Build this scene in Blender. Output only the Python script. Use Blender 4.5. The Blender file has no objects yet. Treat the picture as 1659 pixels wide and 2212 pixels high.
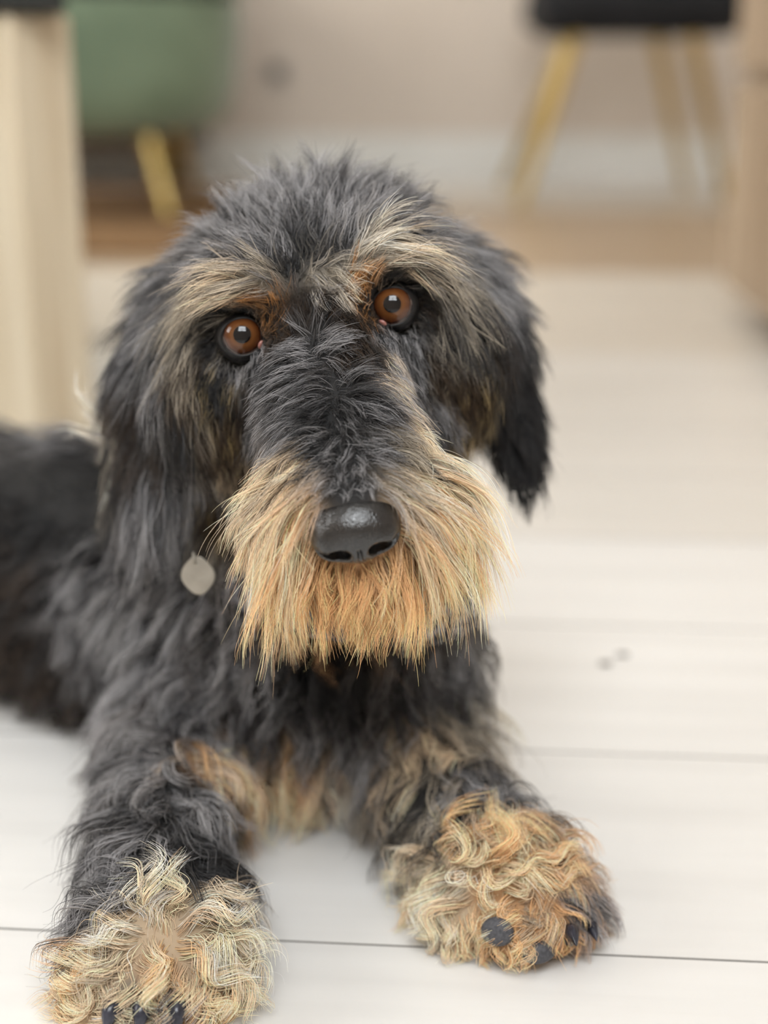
import bpy, bmesh, math, random
import numpy as np
from mathutils import Vector, Matrix
from mathutils.kdtree import KDTree

random.seed(7)
rng = np.random.default_rng(7)
sc = bpy.context.scene
COL = sc.collection

# ------------------------------------------------------------------ camera
W_PX, H_PX, F_PX = 1659.0, 2212.0, 3195.0
CAM_H, PITCH = 0.31, math.radians(17.0)
CAM = np.array([0.0, 0.0, CAM_H])
FWD = np.array([0.0, math.cos(PITCH), -math.sin(PITCH)])
UPV = np.array([0.0, math.sin(PITCH), math.cos(PITCH)])
RGT = np.array([1.0, 0.0, 0.0])
cd = bpy.data.cameras.new('camera')
cam = bpy.data.objects.new('camera', cd)
COL.objects.link(cam)
cam.location = CAM
cam.rotation_euler = (math.pi / 2 - PITCH, 0, 0)
cd.sensor_fit = 'VERTICAL'
cd.sensor_height = 36.0
cd.lens = F_PX / H_PX * 36.0
cd.clip_start = 0.02
cd.dof.use_dof = True
cd.dof.focus_distance = 0.497
cd.dof.aperture_fstop = 4.0
sc.camera = cam

# ------------------------------------------------------------------ world, light, exposure
world = bpy.data.worlds.new('world')
sc.world = world
world.use_nodes = True
bg = world.node_tree.nodes['Background']
bg.inputs['Color'].default_value = (0.80, 0.90, 1.0, 1)
bg.inputs['Strength'].default_value = 1.0
sc.view_settings.view_transform = 'Standard'
sc.view_settings.look = 'None'
sc.view_settings.gamma = 1.0
sc.view_settings.use_curve_mapping = False
sc.view_settings.exposure = 0.0
sc.cycles.use_denoising = True
sc.cycles.max_bounces = 5
sc.cycles.use_adaptive_sampling = True
sc.cycles.adaptive_threshold = 0.07
sc.cycles.adaptive_min_samples = 12
sc.cycles.diffuse_bounces = 3
sc.cycles.glossy_bounces = 3
sc.cycles.transmission_bounces = 6
sc.cycles.transparent_max_bounces = 8
sc.cycles.sample_clamp_indirect = 6.0


def area_light(name, loc, target, sx, sy, power, color):
    l = bpy.data.lights.new(name, 'AREA')
    l.shape = 'RECTANGLE'
    l.size, l.size_y = sx, sy
    l.energy = power
    l.color = color
    o = bpy.data.objects.new(name, l)
    COL.objects.link(o)
    o.location = loc
    o.rotation_euler = (Vector(target) - Vector(loc)).to_track_quat('-Z', 'Y').to_euler()
    return o


# daylight just outside the two windows of the room
area_light('window_daylight', (0.05, -0.80, 1.70), (0.05, 0.55, 0.9), 1.3, 1.15, 58, (0.95, 0.98, 1.0))
area_light('side_window_daylight', (-2.66, 2.9, 1.45), (-0.6, 4.0, 1.3), 1.9, 1.6, 108, (1.0, 0.95, 0.86))
area_light('near_window_daylight', (-2.66, 0.35, 1.5), (-1.0, 0.5, 0.9), 1.0, 1.3, 28, (1.0, 0.98, 0.94))


# ------------------------------------------------------------------ helpers
def P(px, py, d):
    return CAM + d * FWD + (px - W_PX / 2) / F_PX * d * RGT - (py - H_PX / 2) / F_PX * d * UPV


def floor_pt(px, py, z=0.0):
    ray = FWD + (px - W_PX / 2) / F_PX * RGT - (py - H_PX / 2) / F_PX * UPV
    t = (z - CAM[2]) / ray[2]
    return CAM + t * ray


def at_y(px, py, y):
    ray = FWD + (px - W_PX / 2) / F_PX * RGT - (py - H_PX / 2) / F_PX * UPV
    return CAM + y / ray[1] * ray


def tag(o, label=None, cat=None, group=None, kind=None):
    if label: o['label'] = label
    if cat: o['category'] = cat
    if group: o['group'] = group
    if kind: o['kind'] = kind
    return o


def empty(name, loc=(0, 0, 0), rz=0):
    o = bpy.data.objects.new(name, None)
    COL.objects.link(o)
    o.location = loc
    o.rotation_euler = (0, 0, rz)
    o.empty_display_size = 0.05
    return o


def link(name, me, mat=None, parent=None, loc=(0, 0, 0), smooth=False):
    o = bpy.data.objects.new(name, me)
    COL.objects.link(o)
    o.location = loc
    if parent: o.parent = parent
    if mat is not None and len(me.materials) == 0:
        me.materials.append(mat)
    if smooth:
        me.polygons.foreach_set('use_smooth', [True] * len(me.polygons))
    return o


class MB:
    """collects shapes into one mesh"""
    def __init__(self):
        self.bm = bmesh.new()

    def box(self, c, s, bevel=0.0, rot=None, seg=2):
        r = bmesh.ops.create_cube(self.bm, size=1.0)
        vs = r['verts']
        bmesh.ops.scale(self.bm, vec=s, verts=vs)
        if bevel > 0:
            es = list({e for v in vs for e in v.link_edges})
            rb = bmesh.ops.bevel(self.bm, geom=es, offset=bevel, segments=seg, affect='EDGES', profile=0.5)
            vs = list({v for f in rb['faces'] for v in f.verts} | {v for v in vs if v.is_valid})
        m = Matrix.Translation(Vector(c))
        if rot is not None: m = m @ rot.to_4x4()
        bmesh.ops.transform(self.bm, matrix=m, verts=vs)
        return self

    def tube(self, a, b, r1, r2, n=20, cap=True):
        a, b = Vector(a), Vector(b)
        d = b - a
        q = d.to_track_quat('Z', 'Y').to_matrix().to_4x4()
        rings = []
        for p, r in ((a, r1), (b, r2)):
            rings.append([self.bm.verts.new(p + (q @ Vector((r * math.cos(t), r * math.sin(t), 0))))
                          for t in [2 * math.pi * i / n for i in range(n)]])
        for i in range(n):
            j = (i + 1) % n
            self.bm.faces.new((rings[0][i], rings[0][j], rings[1][j], rings[1][i]))
        if cap:
            self.bm.faces.new(list(reversed(rings[0])))
            self.bm.faces.new(rings[1])
        return self

    def lathe(self, prof, n=48, loc=(0, 0, 0), sx=1, sy=1):
        rings = []
        for r, z in prof:
            rings.append([self.bm.verts.new((loc[0] + sx * r * math.cos(2 * math.pi * i / n),
                                             loc[1] + sy * r * math.sin(2 * math.pi * i / n), loc[2] + z)) for i in range(n)])
        for k in range(len(rings) - 1):
            for i in range(n):
                j = (i + 1) % n
                self.bm.faces.new((rings[k][i], rings[k][j], rings[k + 1][j], rings[k + 1][i]))
        self.bm.faces.new(list(reversed(rings[0])))
        self.bm.faces.new(rings[-1])
        return self

    def build(self, name, mat, parent=None, loc=(0, 0, 0), smooth=False):
        me = bpy.data.meshes.new(name)
        bmesh.ops.recalc_face_normals(self.bm, faces=self.bm.faces[:])
        self.bm.to_mesh(me)
        self.bm.free()
        o = link(name, me, mat, parent, loc, False)
        if smooth:
            me.polygons.foreach_set('use_smooth', [True] * len(me.polygons))
            try:
                me.set_sharp_from_angle(angle=math.radians(40))
            except Exception:
                pass
        return o


def new_mat(name, color, rough=0.5, **kw):
    m = bpy.data.materials.new(name)
    m.use_nodes = True
    b = m.node_tree.nodes['Principled BSDF']
    b.inputs['Base Color'].default_value = (*color, 1)
    b.inputs['Roughness'].default_value = rough
    for k, v in kw.items():
        b.inputs[k.replace('_', ' ')].default_value = v
    return m, m.node_tree, b


def noise_mix(nt, bsdf, c1, c2, scale=(1, 1, 1), nscale=5.0, detail=4, lo=0.35, hi=0.65, coord='Object', bump=0.0, bdist=0.01, obj_rand=0.0):
    tc = nt.nodes.new('ShaderNodeTexCoord')
    mp = nt.nodes.new('ShaderNodeMapping')
    mp.inputs['Scale'].default_value = scale
    nt.links.new(tc.outputs[coord], mp.inputs['Vector'])
    vec = mp.outputs['Vector']
    if obj_rand:
        oi = nt.nodes.new('ShaderNodeObjectInfo')
        ml = nt.nodes.new('ShaderNodeMath'); ml.operation = 'MULTIPLY'; ml.inputs[1].default_value = 37.0
        nt.links.new(oi.outputs['Random'], ml.inputs[0])
        ad = nt.nodes.new('ShaderNodeVectorMath'); ad.operation = 'ADD'
        nt.links.new(vec, ad.inputs[0]); nt.links.new(ml.outputs[0], ad.inputs[1])
        vec = ad.outputs[0]
    nz = nt.nodes.new('ShaderNodeTexNoise')
    nz.inputs['Scale'].default_value = nscale
    nz.inputs['Detail'].default_value = detail
    nt.links.new(vec, nz.inputs['Vector'])
    cr = nt.nodes.new('ShaderNodeValToRGB')
    cr.color_ramp.elements[0].position = lo
    cr.color_ramp.elements[1].position = hi
    cr.color_ramp.elements[0].color = (*c1, 1)
    cr.color_ramp.elements[1].color = (*c2, 1)
    nt.links.new(nz.outputs['Fac'], cr.inputs['Fac'])
    out = cr.outputs['Color']
    if obj_rand:
        hs = nt.nodes.new('ShaderNodeHueSaturation')
        mr = nt.nodes.new('ShaderNodeMapRange')
        mr.inputs['To Min'].default_value = 1 - obj_rand
        mr.inputs['To Max'].default_value = 1 + obj_rand * 0.4
        nt.links.new(oi.outputs['Random'], mr.inputs['Value'])
        nt.links.new(mr.outputs['Result'], hs.inputs['Value'])
        nt.links.new(out, hs.inputs['Color'])
        out = hs.outputs['Color']
    nt.links.new(out, bsdf.inputs['Base Color'])
    if bump:
        bp = nt.nodes.new('ShaderNodeBump')
        bp.inputs['Strength'].default_value = bump
        bp.inputs['Distance'].default_value = bdist
        nt.links.new(nz.outputs['Fac'], bp.inputs['Height'])
        nt.links.new(bp.outputs['Normal'], bsdf.inputs['Normal'])
    return nz


M = {}
m, nt, b = new_mat('wall_paint', (0.66, 0.575, 0.50), 0.7)
noise_mix(nt, b, (0.70, 0.62, 0.545), (0.73, 0.65, 0.575), nscale=2.0)
M['wall'] = m
m, nt, b = new_mat('ceiling_paint', (0.8, 0.78, 0.75), 0.8)
noise_mix(nt, b, (0.80, 0.78, 0.74), (0.84, 0.82, 0.79), nscale=3.0)
M['ceiling'] = m
m, nt, b = new_mat('baseboard_paint', (0.80, 0.80, 0.78), 0.4)
noise_mix(nt, b, (0.80, 0.80, 0.77), (0.84, 0.84, 0.82), nscale=4.0)
M['white'] = m
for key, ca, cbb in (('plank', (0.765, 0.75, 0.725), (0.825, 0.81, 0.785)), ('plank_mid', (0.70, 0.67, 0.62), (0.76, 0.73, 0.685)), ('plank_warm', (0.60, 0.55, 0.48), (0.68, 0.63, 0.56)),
                     ('plank_oak', (0.38, 0.285, 0.195), (0.46, 0.355, 0.25))):  # farther tones: window light falloff and tan wall reflection painted into the plank colour
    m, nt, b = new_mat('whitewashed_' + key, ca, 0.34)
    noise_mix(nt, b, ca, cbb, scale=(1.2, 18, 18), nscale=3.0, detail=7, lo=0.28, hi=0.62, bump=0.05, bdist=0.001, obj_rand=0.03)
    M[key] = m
m, nt, b = new_mat('floor_gap', (0.06, 0.05, 0.045), 0.9)
noise_mix(nt, b, (0.16, 0.15, 0.135), (0.24, 0.22, 0.2), nscale=30)
M['gap'] = m
m, nt, b = new_mat('pale_wood', (0.62, 0.5, 0.34), 0.5)
noise_mix(nt, b, (0.63, 0.52, 0.36), (0.79, 0.70, 0.54), scale=(14, 14, 0.9), nscale=4, detail=6, bump=0.1, bdist=0.002)
M['pale_wood'] = m
m, nt, b = new_mat('cabinet_wood', (0.45, 0.33, 0.22), 0.5)
noise_mix(nt, b, (0.24, 0.17, 0.11), (0.36, 0.28, 0.20), scale=(10, 10, 1.0), nscale=2.5, detail=6, bump=0.1, bdist=0.002)
M['cabinet_wood'] = m
m, nt, b = new_mat('black_lacquer', (0.012, 0.014, 0.012), 0.35)
noise_mix(nt, b, (0.010, 0.012, 0.010), (0.018, 0.02, 0.018), nscale=20)
M['black_table'] = m
m, nt, b = new_mat('green_velvet', (0.12, 0.22, 0.14), 0.85, Sheen_Weight=0.6, Sheen_Roughness=0.4)
noise_mix(nt, b, (0.15, 0.215, 0.145), (0.21, 0.29, 0.20), nscale=7, detail=5, bump=0.15, bdist=0.004)
M['green'] = m
m, nt, b = new_mat('black_velvet', (0.006, 0.007, 0.01), 0.9)
noise_mix(nt, b, (0.005, 0.006, 0.008), (0.010, 0.011, 0.014), nscale=12)
M['black_velvet'] = m
m, nt, b = new_mat('brass', (0.78, 0.56, 0.20), 0.28, Metallic=1.0)
noise_mix(nt, b, (0.46, 0.34, 0.12), (0.56, 0.42, 0.17), nscale=12)
M['brass'] = m
m, nt, b = new_mat('brown_rug', (0.12, 0.065, 0.025), 0.95)
noise_mix(nt, b, (0.135, 0.07, 0.024), (0.21, 0.115, 0.042), nscale=40, detail=4, bump=0.4, bdist=0.004)
M['rug'] = m
m, nt, b = new_mat('dark_wood', (0.02, 0.015, 0.012), 0.5)
noise_mix(nt, b, (0.035, 0.020, 0.009), (0.065, 0.038, 0.017), scale=(1, 12, 12), nscale=3)
M['dark_wood'] = m
m, nt, b = new_mat('grey_plastic', (0.25, 0.24, 0.23), 0.4)
noise_mix(nt, b, (0.38, 0.36, 0.33), (0.44, 0.42, 0.39), nscale=20)
M['grey_plastic'] = m
m, nt, b = new_mat('speck', (0.16, 0.15, 0.13), 0.8)
noise_mix(nt, b, (0.22, 0.20, 0.18), (0.32, 0.3, 0.27), nscale=300)
M['speck'] = m

# ------------------------------------------------------------------ room shell
WALL_Y, X0, X1, Y0, CEIL = 4.12, -2.5, 2.6, -0.7, 2.55


def struct(name, mb, mat, parent=None):
    o = mb.build(name, mat, parent)
    if parent is None: o['kind'] = 'structure'
    return o


floor = struct('floor', MB().box(((X0 + X1) / 2, (WALL_Y + Y0) / 2, -0.03), (X1 - X0 + 0.4, WALL_Y - Y0 + 0.4, 0.036)), M['gap'])
# planks: 0.164 m wide, 4.4 degrees off square to the view
YAW = math.radians(-4.4)
PW = 0.164


def plank_mesh(length, mat):
    mb = MB()
    h, w, l, c = 0.012, PW - 0.0007, length - 0.0007, 0.0002
    bm = mb.bm
    v = []
    for (dx, dy, z) in ((0, 0, -h), (0, 0, -c), (c, c, 0)):
        v.append([bm.verts.new((sx * (l / 2 - dx), sy * (w / 2 - dy), z)) for sx, sy in ((-1, -1), (1, -1), (1, 1), (-1, 1))])
    for k in range(2):
        for i in range(4):
            j = (i + 1) % 4
            bm.faces.new((v[k][i], v[k][j], v[k + 1][j], v[k + 1][i]))
    bm.faces.new(v[2])
    bm.faces.new(list(reversed(v[0])))
    me = bpy.data.meshes.new('plank')
    bmesh.ops.recalc_face_normals(bm, faces=bm.faces[:])
    bm.to_mesh(me); bm.free()
    me.materials.append(M[mat]); me.materials.append(M['gap'])
    for f_ in me.polygons: f_.material_index = 0 if f_.normal.z > 0.9 else 1
    return me


PL = 1.9
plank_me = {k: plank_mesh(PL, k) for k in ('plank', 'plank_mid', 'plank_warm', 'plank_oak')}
ref = floor_pt(830, 2042)           # a joint passes here
cy, sy_ = math.cos(YAW), math.sin(YAW)
ux = Vector((cy, sy_, 0)); uy = Vector((-sy_, cy, 0))
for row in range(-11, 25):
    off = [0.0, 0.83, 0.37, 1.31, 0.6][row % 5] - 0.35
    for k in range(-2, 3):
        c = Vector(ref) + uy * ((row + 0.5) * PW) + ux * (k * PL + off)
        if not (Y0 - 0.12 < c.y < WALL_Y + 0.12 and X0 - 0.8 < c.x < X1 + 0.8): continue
        o = bpy.data.objects.new('plank', plank_me['plank_oak' if row in (11, 12, 13, 14, 15, 16) else 'plank_warm' if row in (7, 8, 9, 10, 17, 18, 19) else 'plank_mid' if row in (3, 4, 5, 6) else 'plank'])  # row tone paints the floor's dimming and reflected tan with distance
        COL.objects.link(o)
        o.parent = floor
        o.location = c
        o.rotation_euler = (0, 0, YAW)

T = 0.12
struct('wall_back', MB().box(((X0 + X1) / 2, WALL_Y + T / 2, CEIL / 2), (X1 - X0 + 2 * T, T, CEIL)), M['wall'])
struct('wall_right', MB().box((X1 + T / 2, (WALL_Y + Y0) / 2, CEIL / 2), (T, WALL_Y - Y0, CEIL)), M['wall'])
# left wall with a window opening y 1.9..3.9, z 0.65..2.3
lw = MB()
for (y0, y1, z0, z1) in ((Y0, -0.15, 0, CEIL), (0.85, 1.9, 0, CEIL), (3.9, WALL_Y, 0, CEIL), (-0.15, 0.85, 0, 0.85), (-0.15, 0.85, 2.15, CEIL), (1.9, 3.9, 0, 0.65), (1.9, 3.9, 2.3, CEIL)):
    lw.box((X0 - T / 2, (y0 + y1) / 2, (z0 + z1) / 2), (T, y1 - y0, z1 - z0))
struct('wall_left', lw, M['wall'])
fw = MB()
for (x0, x1, z0, z1) in ((X0, -0.6, 0, CEIL), (0.7, X1, 0, CEIL), (-0.6, 0.7, 0, 1.1), (-0.6, 0.7, 2.3, CEIL)):
    fw.box(((x0 + x1) / 2, Y0 - T / 2, (z0 + z1) / 2), (x1 - x0, T, z1 - z0))
struct('wall_front', fw, M['wall'])
struct('ceiling', MB().box(((X0 + X1) / 2, (WALL_Y + Y0) / 2, CEIL + 0.05), (X1 - X0 + 0.3, WALL_Y - Y0 + 0.3, 0.1)), M['ceiling'])
struct('baseboard_back', MB().box(((X0 + X1) / 2, WALL_Y - 0.009, 0.058), (X1 - X0, 0.018, 0.116), 0.004), M['white'])
struct('baseboard_right', MB().box((X1 - 0.009, (WALL_Y + Y0) / 2, 0.058), (0.018, WALL_Y - Y0 - 0.05, 0.116), 0.004), M['white'])
w1 = MB()
for x in (-0.575, 0.05, 0.675): w1.box((x, Y0 - 0.03, 1.70), (0.05, 0.05, 1.2))
for z in (1.125, 1.62, 2.275): w1.box((0.05, Y0 - 0.03, z), (1.3, 0.045, 0.045))
struct('window_1', w1, M['white'])
w2 = MB()
for y in (1.93, 2.9, 3.87): w2.box((X0 - 0.05, y, 1.475), (0.06, 0.06, 1.65))
for z in (0.68, 2.27): w2.box((X0 - 0.05, 2.9, z), (0.05, 2.0, 0.05))
struct('window_2', w2, M['white'])
w3 = MB()
for y in (-0.125, 0.825): w3.box((X0 - 0.05, y, 1.5), (0.06, 0.05, 1.3))
for z in (0.875, 2.125): w3.box((X0 - 0.05, 0.35, z), (0.05, 1.0, 0.05))
struct('window_3', w3, M['white'])

# ------------------------------------------------------------------ rug, chairs, tables behind the dog
rug = empty('rug', (-1.20, 3.08, 0))
MB().box((0, 0, 0.005), (1.74, 1.26, 0.008), 0.003).build('rug_pile', M['rug'], rug)
tag(rug, 'dark brown rug lying under the green armchair', 'rug')

# low dark sideboard along the wall behind the armchair
sb = empty('sideboard', (-1.25, 3.91, 0))
MB().box((0, 0, 0.36), (1.55, 0.34, 0.52), 0.006).build('body', M['dark_wood'], sb)
for x in (-0.7, 0.7):
    for y in (-0.13, 0.13):
        MB().tube((x, y, 0.0), (x, y, 0.11), 0.018, 0.024).build('leg', M['dark_wood'], sb)
for x in (-0.5, 0, 0.5):
    d = MB().box((x, -0.177, 0.36), (0.48, 0.016, 0.48), 0.004).build('door', M['dark_wood'], sb)
    MB().tube((x + 0.19, -0.184, 0.36), (x + 0.19, -0.205, 0.36), 0.008, 0.010).build('knob', M['brass'], d)
tag(sb, 'dark wooden sideboard in shadow against the wall behind the green armchair', 'sideboard')

# green tub armchair
ARM_Y = 3.2
ac = at_y(300, 280, ARM_Y)
arm = empty('armchair', (ac[0] - 0.125, ARM_Y, 0.0135), math.radians(20))
shell = MB()
n = 64
prof_o = [(0.20, 0.150), (0.27, 0.158), (0.315, 0.19), (0.335, 0.26), (0.345, 0.36), (0.345, 0.412)]
shell.lathe(prof_o, n).build('base', M['green'], arm, smooth=True)
seam = MB().lathe([(0.333, 0.412), (0.333, 0.426)], n).build('seam', M['black_velvet'], arm, smooth=True)
MB().lathe([(0.26, 0.426), (0.30, 0.43), (0.315, 0.45), (0.315, 0.47), (0.29, 0.495), (0.2, 0.505)], n).build('seat_cushion', M['green'], arm, smooth=True)
# curved back: three quarters of a ring, rising to the rear
bk = bmesh.new()
rows = []
N = 40
for i in range(N + 1):
    a = math.radians(-40 + 260 * i / N)
    top = 0.60 + 0.17 * max(0, math.sin(a)) ** 0.7
    ring = []
    for (r, z) in ((0.35, 0.428), (0.358, (top + .43) / 2), (0.352, top - 0.02), (0.335, top), (0.30, top), (0.285, top - 0.02), (0.288, (top + .43) / 2), (0.295, 0.45)):
        ring.append(bk.verts.new((r * math.cos(a), r * math.sin(a), z)))
    rows.append(ring)
for i in range(N):
    for k in range(8):
        bk.faces.new((rows[i][k], rows[i][(k + 1) % 8], rows[i + 1][(k + 1) % 8], rows[i + 1][k]))
bk.faces.new(rows[0]); bk.faces.new(list(reversed(rows[-1])))
bmb = MB(); bmb.bm.free(); bmb.bm = bk
bmb.build('backrest', M['green'], arm, smooth=True)
for a in (-65, 25, 115, 205):
    t = math.radians(a)
    MB().tube((0.235 * math.cos(t), 0.235 * math.sin(t), 0.165), (0.30 * math.cos(t), 0.30 * math.sin(t), 0.0), 0.017, 0.011).build('leg', M['brass'], arm, smooth=True)
tag(arm, 'green velvet tub armchair on slim brass legs', 'armchair')

# black dining chair with brass legs
CH_Y = 3.62
cc = at_y(1365, 60, CH_Y)
ch = empty('dining_chair', (cc[0], CH_Y, 0))
MB().box((0, 0, 0.424), (0.47, 0.47, 0.10), 0.035, seg=4).build('seat', M['black_velvet'], ch, smooth=True)
bb = MB()
for i in range(9):
    a = math.radians(-52 + 13 * i)
    bb.box((0.25 * math.sin(a), 0.25 * math.cos(a) - 0.01, 0.65), (0.07, 0.045, 0.46), 0.015, Matrix.Rotation(-a, 3, 'Z'))
bb.build('backrest', M['black_velvet'], ch, smooth=True)
MB().box((0, 0, 0.368), (0.40, 0.40, 0.012), 0.002).build('seat_frame', M['black_velvet'], ch)
cho = Vector((cc[0], CH_Y, 0))
for tp_, ft in ((at_y(1245, 60, 3.44), floor_pt(1122, 448)), (at_y(1498, 52, 3.44), floor_pt(1568, 432)),
                (at_y(1235, 78, 3.78), floor_pt(1088, 404)), (at_y(1418, 78, 3.78), floor_pt(1482, 408))):
    tp_ = Vector(tp_) - cho; ft = Vector(ft) - cho
    tp_ = tp_.copy(); tp_.z = 0.366
    MB().tube(tp_, ft, 0.018, 0.011).build('leg', M['brass'], ch, smooth=True)
tag(ch, 'black upholstered dining chair on splayed brass legs near the wall', 'chair')

# low table at the left: black top on chunky pale wooden legs
TY = 1.18
pl = at_y(22, 400, TY)
TR = math.radians(15)
tb = empty('coffee_table', (pl[0] - 0.325 * math.cos(TR) - 0.29 * math.sin(TR), TY - 0.325 * math.sin(TR) + 0.29 * math.cos(TR), 0), TR)
ROT = Matrix.Rotation(math.radians(-38), 3, 'Z')


def table_leg(x, y):
    MB().box((x, y, 0.172), (0.078, 0.078, 0.342), 0.004, ROT, 2).build('leg', M['pale_wood'], tb)


for x, y in ((0.325, -0.29), (-0.325, -0.29), (0.325, 0.29), (-0.325, 0.29)):
    table_leg(x, y)
MB().box((0.0, 0.0, 0.363), (0.745, 0.70, 0.04), 0.004).build('table_top', M['black_table'], tb)
tag(tb, 'low table with black top on chunky pale wooden legs', 'table')

# wooden cabinet at the right edge
cp = floor_pt(1572, 668)
cp2 = floor_pt(1680, 760)
dv = Vector(cp2) - Vector(cp)
ang = math.atan2(dv.y, dv.x)
cb = empty('cabinet', (cp[0], cp[1], 0), ang)
MB().box((0.45, 0.23, 0.43), (0.90, 0.45, 0.80), 0.004).build('body', M['cabinet_wood'], cb)
MB().box((0.45, 0.245, 0.018), (0.86, 0.40, 0.034)).build('plinth', M['dark_wood'], cb)
for k, z in enumerate((0.16, 0.42, 0.68)):
    d = MB().box((0.45, -0.004, z), (0.87, 0.018, 0.245), 0.003).build('drawer', M['cabinet_wood'], cb)
    MB().tube((0.45, -0.012, z), (0.45, -0.03, z), 0.009, 0.012).build('knob', M['brass'], d)
tag(cb, 'light brown wooden cabinet with drawers at the picture edge', 'cabinet')

# round grey wall socket
so = at_y(600, 158, WALL_Y - 0.004)
ws = empty('wall_socket', (so[0], WALL_Y, so[2]))
MB().box((0, -0.004, 0), (0.058, 0.008, 0.058), 0.002).build('plate', M['grey_plastic'], ws)
rs = MB().tube((0, -0.009, 0), (0, -0.006, 0), 0.016, 0.016, 24).build('socket_recess', M['dark_wood'], ws)
tag(ws, 'small grey power socket low on the beige wall', 'socket')

for (px, py, r, lab) in ((1308, 1436, 0.0032, 'tiny dark speck on the pale floor, lower of two'), (1345, 1417, 0.0032, 'tiny dark speck on the pale floor, upper of two')):
    q = floor_pt(px, py)
    bm = bmesh.new()
    bmesh.ops.create_icosphere(bm, subdivisions=2, radius=r)
    for v in bm.verts:
        v.co = Vector((v.co.x * (1 + 0.3 * random.random()), v.co.y * (0.8 + 0.3 * random.random()), (v.co.z + r) * 0.25))
    k = MB(); k.bm.free(); k.bm = bm
    tag(k.build('floor_speck', M['speck'], None, (q[0], q[1], 0.0)), lab, 'crumb', 'specks on the floor')

# ================================================================== the dog
X3 = lambda *a: np.array(a, float)
HC = P(760, 900, 0.52)
w_ = CAM - HC; w_ /= np.linalg.norm(w_)
ROLL = math.radians(11.5)
r_ = math.cos(ROLL) * RGT + math.sin(ROLL) * UPV
r_ -= w_ * (r_ @ w_); r_ /= np.linalg.norm(r_)
u_ = np.cross(w_, r_)                      # up of the head
HEADM = np.stack([r_, u_, w_])             # rows: right, up, forward(to camera)

PRIMS = []


def cone(a, b, r1, r2, k):
    PRIMS.append(('c', X3(*a), X3(*b), r1, r2, k))


def ell(c, radii, k, axes=None):
    PRIMS.append(('e', X3(*c), X3(*radii), np.eye(3) if axes is None else axes, 0, k))


def axes_from(d0, d1):
    """row axes: d0, d1 orthonormalised, d0 x d1"""
    a = X3(*d0); a /= np.linalg.norm(a)
    b = X3(*d1); b = b - a * (a @ b); b /= np.linalg.norm(b)
    return np.stack([a, b, np.cross(a, b)])


# trunk
cone((-0.025, 0.612, 0.070), (-0.13, 0.690, 0.066), 0.060, 0.060, 0.02)
cone((-0.13, 0.690, 0.066), (-0.36, 0.845, 0.066), 0.060, 0.061, 0.02)
ell((-0.40, 0.87, 0.066), (0.085, 0.075, 0.064), 0.02)
cone((-0.46, 0.90, 0.09), (-0.62, 1.02, 0.03), 0.020, 0.009, 0.02)         # tail
cone((-0.33, 0.77, 0.045), (-0.22, 0.69 + 0.02, 0.02), 0.040, 0.018, 0.02)   # near hind leg, out of the frame
# chest and neck
ell((-0.030, 0.592, 0.078), (0.052, 0.050, 0.066), 0.02)
cone((-0.034, 0.602, 0.105), P(675, 800, 0.618), 0.047, 0.042, 0.022)
# shoulders and forelegs
cone((-0.080, 0.610, 0.075), (-0.088, 0.575, 0.034), 0.032, 0.027, 0.02)
cone((-0.088, 0.575, 0.034), (-0.083, 0.478, 0.026), 0.0235, 0.019, 0.015)
cone((0.010, 0.605, 0.075), (0.010, 0.565, 0.034), 0.024, 0.023, 0.02)
cone((0.010, 0.565, 0.034), (0.030, 0.508, 0.025), 0.020, 0.017, 0.015)
# left paw (in the picture), toes to the camera
ell((-0.079, 0.452, 0.020), (0.024, 0.030, 0.018), 0.012)
for tx, ty in ((-0.096, 0.434), (-0.085, 0.425), (-0.073, 0.425), (-0.062, 0.434)):
    cone((tx * 0.6 + -0.079 * 0.4, 0.447, 0.020), (tx, ty, 0.0125), 0.0115, 0.0105, 0.006)
# right paw, turned outward
ell((0.042, 0.490, 0.021), (0.025, 0.025, 0.018), 0.012)
RTOES = [(0.0300, 0.470), (0.0455, 0.462), (0.0600, 0.465), (0.0695, 0.476)]
for tx, ty in RTOES:
    cone((tx * 0.6 + 0.042 * 0.4, ty * 0.5 + 0.490 * 0.5, 0.020), (tx, ty, 0.0125), 0.0115, 0.0105, 0.006)
# head
ell(P(690, 612, 0.578), (0.047, 0.0375, 0.052), 0.02, HEADM)
ell(P(560, 612, 0.530), (0.021, 0.012, 0.017), 0.012, HEADM)
ell(P(812, 566, 0.530), (0.021, 0.012, 0.017), 0.012, HEADM)
ell(P(500, 830, 0.563), (0.028, 0.034, 0.030), 0.018, HEADM)
ell(P(930, 770, 0.563), (0.028, 0.034, 0.030), 0.018, HEADM)
cone(P(706, 770, 0.538), P(763, 1100, 0.482), 0.0285, 0.0165, 0.015)
cone(P(730, 930, 0.545), P(778, 1215, 0.497), 0.026, 0.0150, 0.012)
ell(P(662, 1130, 0.500), (0.0155, 0.018, 0.016), 0.012, HEADM)
ell(P(886, 1092, 0.500), (0.0155, 0.018, 0.016), 0.012, HEADM)
# ears: thin hanging leaves
EAR_L = axes_from(-0.55 * RGT + 0.75 * (-FWD) + 0.1 * UPV, UPV * 1.0 + 0.06 * RGT)
ell(P(335, 905, 0.583), (0.0065, 0.046, 0.0205), 0.008, EAR_L)
cone(P(432, 690, 0.588), P(345, 830, 0.588), 0.019, 0.012, 0.015)
EAR_R = axes_from(0.80 * RGT + 0.55 * (-FWD) + 0.2 * UPV, UPV * 1.0 - 0.24 * RGT)
ell(P(1085, 835, 0.592), (0.0065, 0.042, 0.0185), 0.008, EAR_R)
cone(P(965, 640, 0.592), P(1060, 750, 0.592), 0.019, 0.011, 0.015)

EYE_R = 0.0095
EYES = [P(524, 727, 0.5280), P(848, 661, 0.5280)]


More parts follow.
